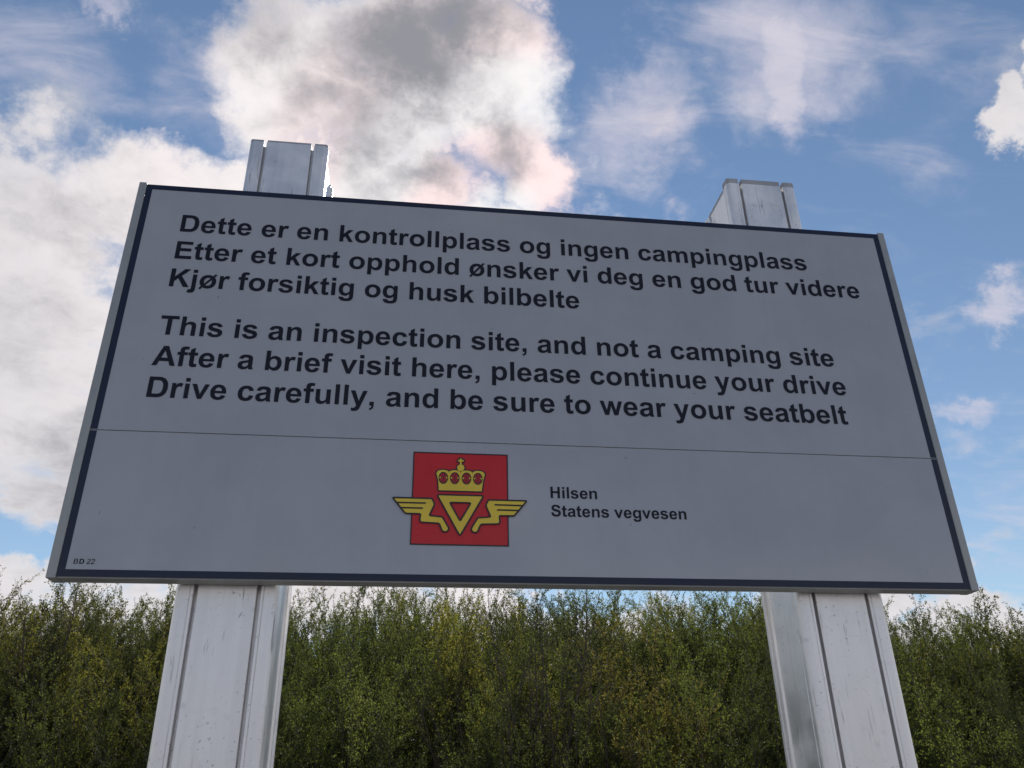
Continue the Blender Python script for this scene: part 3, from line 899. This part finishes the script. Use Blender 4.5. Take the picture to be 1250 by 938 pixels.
def grow(seed, height=3.2, spread=0.9, stems=15, twigs=26, twig_len=0.5, per_m=112, leaf=0.031, bare=0.0, lean=22, stem_r=0.014, low=0.13):
    P = Plant(seed)
    r = P.r
    for s in range(stems):
        a = r.uniform(0, 2 * math.pi)
        rad = spread * 0.28 * math.sqrt(r.uniform())
        base = np.array([rad * math.cos(a), rad * math.sin(a), -0.15])
        tilt = R(r.uniform(2, lean))
        hgt = height * r.uniform(0.70, 1.0) * (1.0 - 0.25 * tilt / R(lean))
        d = np.array([math.cos(a) * math.sin(tilt), math.sin(a) * math.sin(tilt), math.cos(tilt)])
        n = 12
        pts = [base]
        step = (hgt + 0.15) / n
        for k in range(n):
            d = d + r.normal(0, 0.075, 3) + np.array([0, 0, 0.045])
            d /= np.linalg.norm(d)
            pts.append(pts[-1] + d * step)
        pts = np.array(pts)
        P.tube(pts, stem_r * r.uniform(0.75, 1.3), 0.0022, 5)
        P.leaves(pts[-3:], int(per_m * 0.45), leaf * 0.85, 0.01)
        for t in range(twigs):
            u = low + (1 - low) * (t + r.uniform()) / twigs
            x = u * n
            i = min(int(x), n - 1)
            o = pts[i] * (1 - (x - i)) + pts[i + 1] * (x - i)
            sd = pts[i + 1] - pts[i]
            sd /= np.linalg.norm(sd)
            b = r.uniform(0, 2 * math.pi)
            out = np.array([math.cos(b), math.sin(b), 0.0])
            td = sd * 0.75 + out * r.uniform(0.45, 0.85)
            td /= np.linalg.norm(td)
            L = twig_len * r.uniform(0.55, 1.25) * (1.12 - 0.52 * u)
            tp = [o]
            m = 5
            for k in range(m):
                td = td + r.normal(0, 0.10, 3) + np.array([0, 0, 0.10])
                td /= np.linalg.norm(td)
                tp.append(tp[-1] + td * L / m)
            tp = np.array(tp)
            P.tube(tp, 0.0042 * (1.1 - 0.4 * u), 0.0014, 3)
            if r.uniform() > bare:
                P.leaves(tp, max(3, int(per_m * L)), leaf, 0.012)
                for q in range(2):
                    k = r.integers(1, m)
                    qd = td * 0.8 + r.normal(0, 0.45, 3)
                    qd /= np.linalg.norm(qd)
                    l2 = L * r.uniform(0.35, 0.6)
                    qp = np.array([tp[k], tp[k] + qd * l2 * 0.5, tp[k] + qd * l2 + np.array([0, 0, 0.03])])
                    P.tube(qp, 0.0020, 0.0010, 3)
                    P.leaves(qp, max(3, int(per_m * l2 * 1.1)), leaf * 0.9, 0.012)
    return P.meshes()


VAR = [
    grow(1, 3.1, 1.0, 15, 26),
    grow(2, 3.2, 0.8, 14, 28, 0.46, lean=16),
    grow(3, 2.9, 1.2, 17, 24, 0.52, lean=27),
    grow(4, 3.2, 0.9, 15, 27, 0.44, leaf=0.027, per_m=124),
    grow(5, 3.0, 1.1, 16, 26, 0.55, leaf=0.034, per_m=94, lean=24),
    grow(8, 2.5, 1.5, 24, 24, 0.46, leaf=0.030, per_m=112, lean=36),                    # low and rounded
    grow(6, 3.5, 1.3, 22, 17, 0.50, per_m=26, bare=0.12, lean=32, stem_r=0.018),       # twiggy, thinly leaved
    grow(7, 3.6, 0.9, 7, 16, 0.75, per_m=7, bare=0.45, lean=24, stem_r=0.026),         # nearly bare
    grow(9, 3.3, 1.5, 26, 24, 0.62, per_m=105, leaf=0.027, lean=20, low=0.42),         # dense rounded crowns for the far ranks
    grow(10, 3.2, 1.7, 28, 22, 0.58, per_m=110, leaf=0.026, lean=24, low=0.42),
]
GROUP = "shrubs of the roadside thicket behind the sign"


def shrub(x, y, var, scale, leafkind, label, rot=0.0, name="willow_shrub", group=GROUP, zs=1.0):
    root = empty(name, (x, y, ground_height(x, y)))
    root.rotation_euler = (0, 0, rot)
    root.scale = (scale, scale, scale * zs)
    tag(root, label, "shrub", group)
    st, fo = VAR[var]
    a = bpy.data.objects.new("stems", st)
    b = bpy.data.objects.new("foliage", fo)
    for o in (a, b):
        COL.objects.link(o)
        o.parent = root
    b.material_slots[0].link = 'OBJECT'
    b.material_slots[0].material = LEAF[leafkind]
    return root


rng_front = random.Random(5)
# front rank, seen from foot to tip: x, y, variant, scale, leaf, label
FRONT = [
    (-5.0, 6.5, 0, 0.90, 'g', "mid-green willow shrub at the outer end of the thicket beyond the BD 22 corner"),
    (-2.75, 6.3, 5, 0.92, 'd', "low rounded dark shrub below the BD 22 corner of the sign"),
    (-1.95, 6.7, 3, 0.90, 'g', "small-leaved green shrub on the outer side of the post beside BD 22"),
    (-1.15, 6.4, 1, 0.98, 'd', "narrow dark willow shrub directly behind the post beside BD 22"),
    (-0.30, 6.3, 5, 1.00, 'd', "dark olive willow shrub on the inner side of the post beside BD 22"),
    (0.55, 6.6, 0, 0.90, 'g', "mid-green willow shrub between the post beside BD 22 and the red emblem"),
    (1.40, 6.3, 5, 0.92, 'd', "small-leaved dark shrub directly below the red emblem"),
    (2.2, 6.6, 2, 0.82, 'g', "spreading green willow shrub below the words Statens vegvesen"),
    (3.1, 6.4, 1, 0.82, 'g', "narrow green shrub midway between Statens vegvesen and the post with dull end cap"),
    (4.15, 6.3, 5, 0.98, 'g', "low rounded green shrub touching the inner side of the post with dull end cap"),
    (5.1, 6.5, 0, 1.02, 'd', "dark willow shrub half hidden behind the post with dull end cap"),
    (6.45, 6.3, 5, 1.02, 'g', "spreading green shrub just outside the post with dull end cap"),
    (7.5, 6.5, 3, 0.94, 'd', "small-leaved dark shrub at the thicket's far end, clear of the sign"),
]
SPECIAL = [
    (2.6, 6.9, 6, 1.12, 'd', "dark many-stemmed willow with thin foliage and fanned bare twigs behind Statens vegvesen", "willow_shrub"),
    (7.4, 8.6, 7, 1.04, 'd', "almost bare crooked birch against the sky beside the post with dull end cap", "birch_tree"),
    (-3.2, 9.0, 7, 1.08, 'g', "almost bare young birch rising between shrubs below the BD 22 corner", "birch_tree"),
    (-3.35, 8.3, 1, 1.16, 'd', "tall dense dark willow reaching up to the BD 22 corner of the sign", "willow_shrub"),
    (10.0, 9.0, 4, 1.30, 'g', "tallest green willow, standing above the others at the thicket's far end", "willow_shrub"),
    (3.8, 7.2, 2, 1.08, 'b', "bronze-tinged young willow rising behind the inner side of the post with dull cap", "willow_shrub"),
]
for x, y, var, sc, lk, lab in FRONT:
    shrub(x, y, var, sc, lk, lab, rng_front.uniform(0, 6.28))
for x, y, var, sc, lk, lab, nm in SPECIAL:
    shrub(x, y, var, sc, lk, lab, rng_front.uniform(0, 6.28), nm)
# the ranks behind: only their upper twigs show over the front rank
rng = random.Random(21)
ZONES = ((-1.6, "green willow in the rear of the thicket, under the sign's BD 22 end", "rear shrubs beyond the post below BD 22"),
         (6.4, "green willow in the rear of the thicket, seen between the sign's two posts", "rear shrubs between the posts"),
         (99, "green willow in the rear of the thicket, outside the post with dull end cap", "rear shrubs outside the post with the chipped cap"))
for y, n, x0, x1, hs in ((7.7, 15, -5.0, 9.6, 0.98), (9.3, 18, -5.9, 11.4, 1.16), (10.9, 20, -6.6, 12.8, 1.33), (12.6, 21, -8.0, 14.6, 1.42), (14.8, 17, -8.5, 16.5, 1.52), (17.5, 17, -10.0, 19.5, 1.72)):
    for i in range(n):
        x = x0 + (x1 - x0) * (i + rng.uniform(-0.25, 0.25)) / (n - 1)
        az = (x - 1.05) / (y + 2.66)
        end = 1.0 - 0.10 * max(0.0, abs(az - 0.13) - 0.42) / 0.25
        lab, grp = [(l, g_) for lim, l, g_ in ZONES if az < {-1.6: -0.24, 6.4: 0.44, 99: 9}[lim]][0]
        shrub(x, y + rng.uniform(-0.4, 0.4), rng.choice((0, 1, 2, 3, 4, 0, 1, 2, 3, 4, 5) if y < 12 else (8, 9, 8, 9, 3)), end * hs * (rng.uniform(0.92, 1.08) if y < 14 else rng.uniform(0.88, 1.12)), rng.choice('yggd'), lab, rng.uniform(0, 6.28), group=grp)
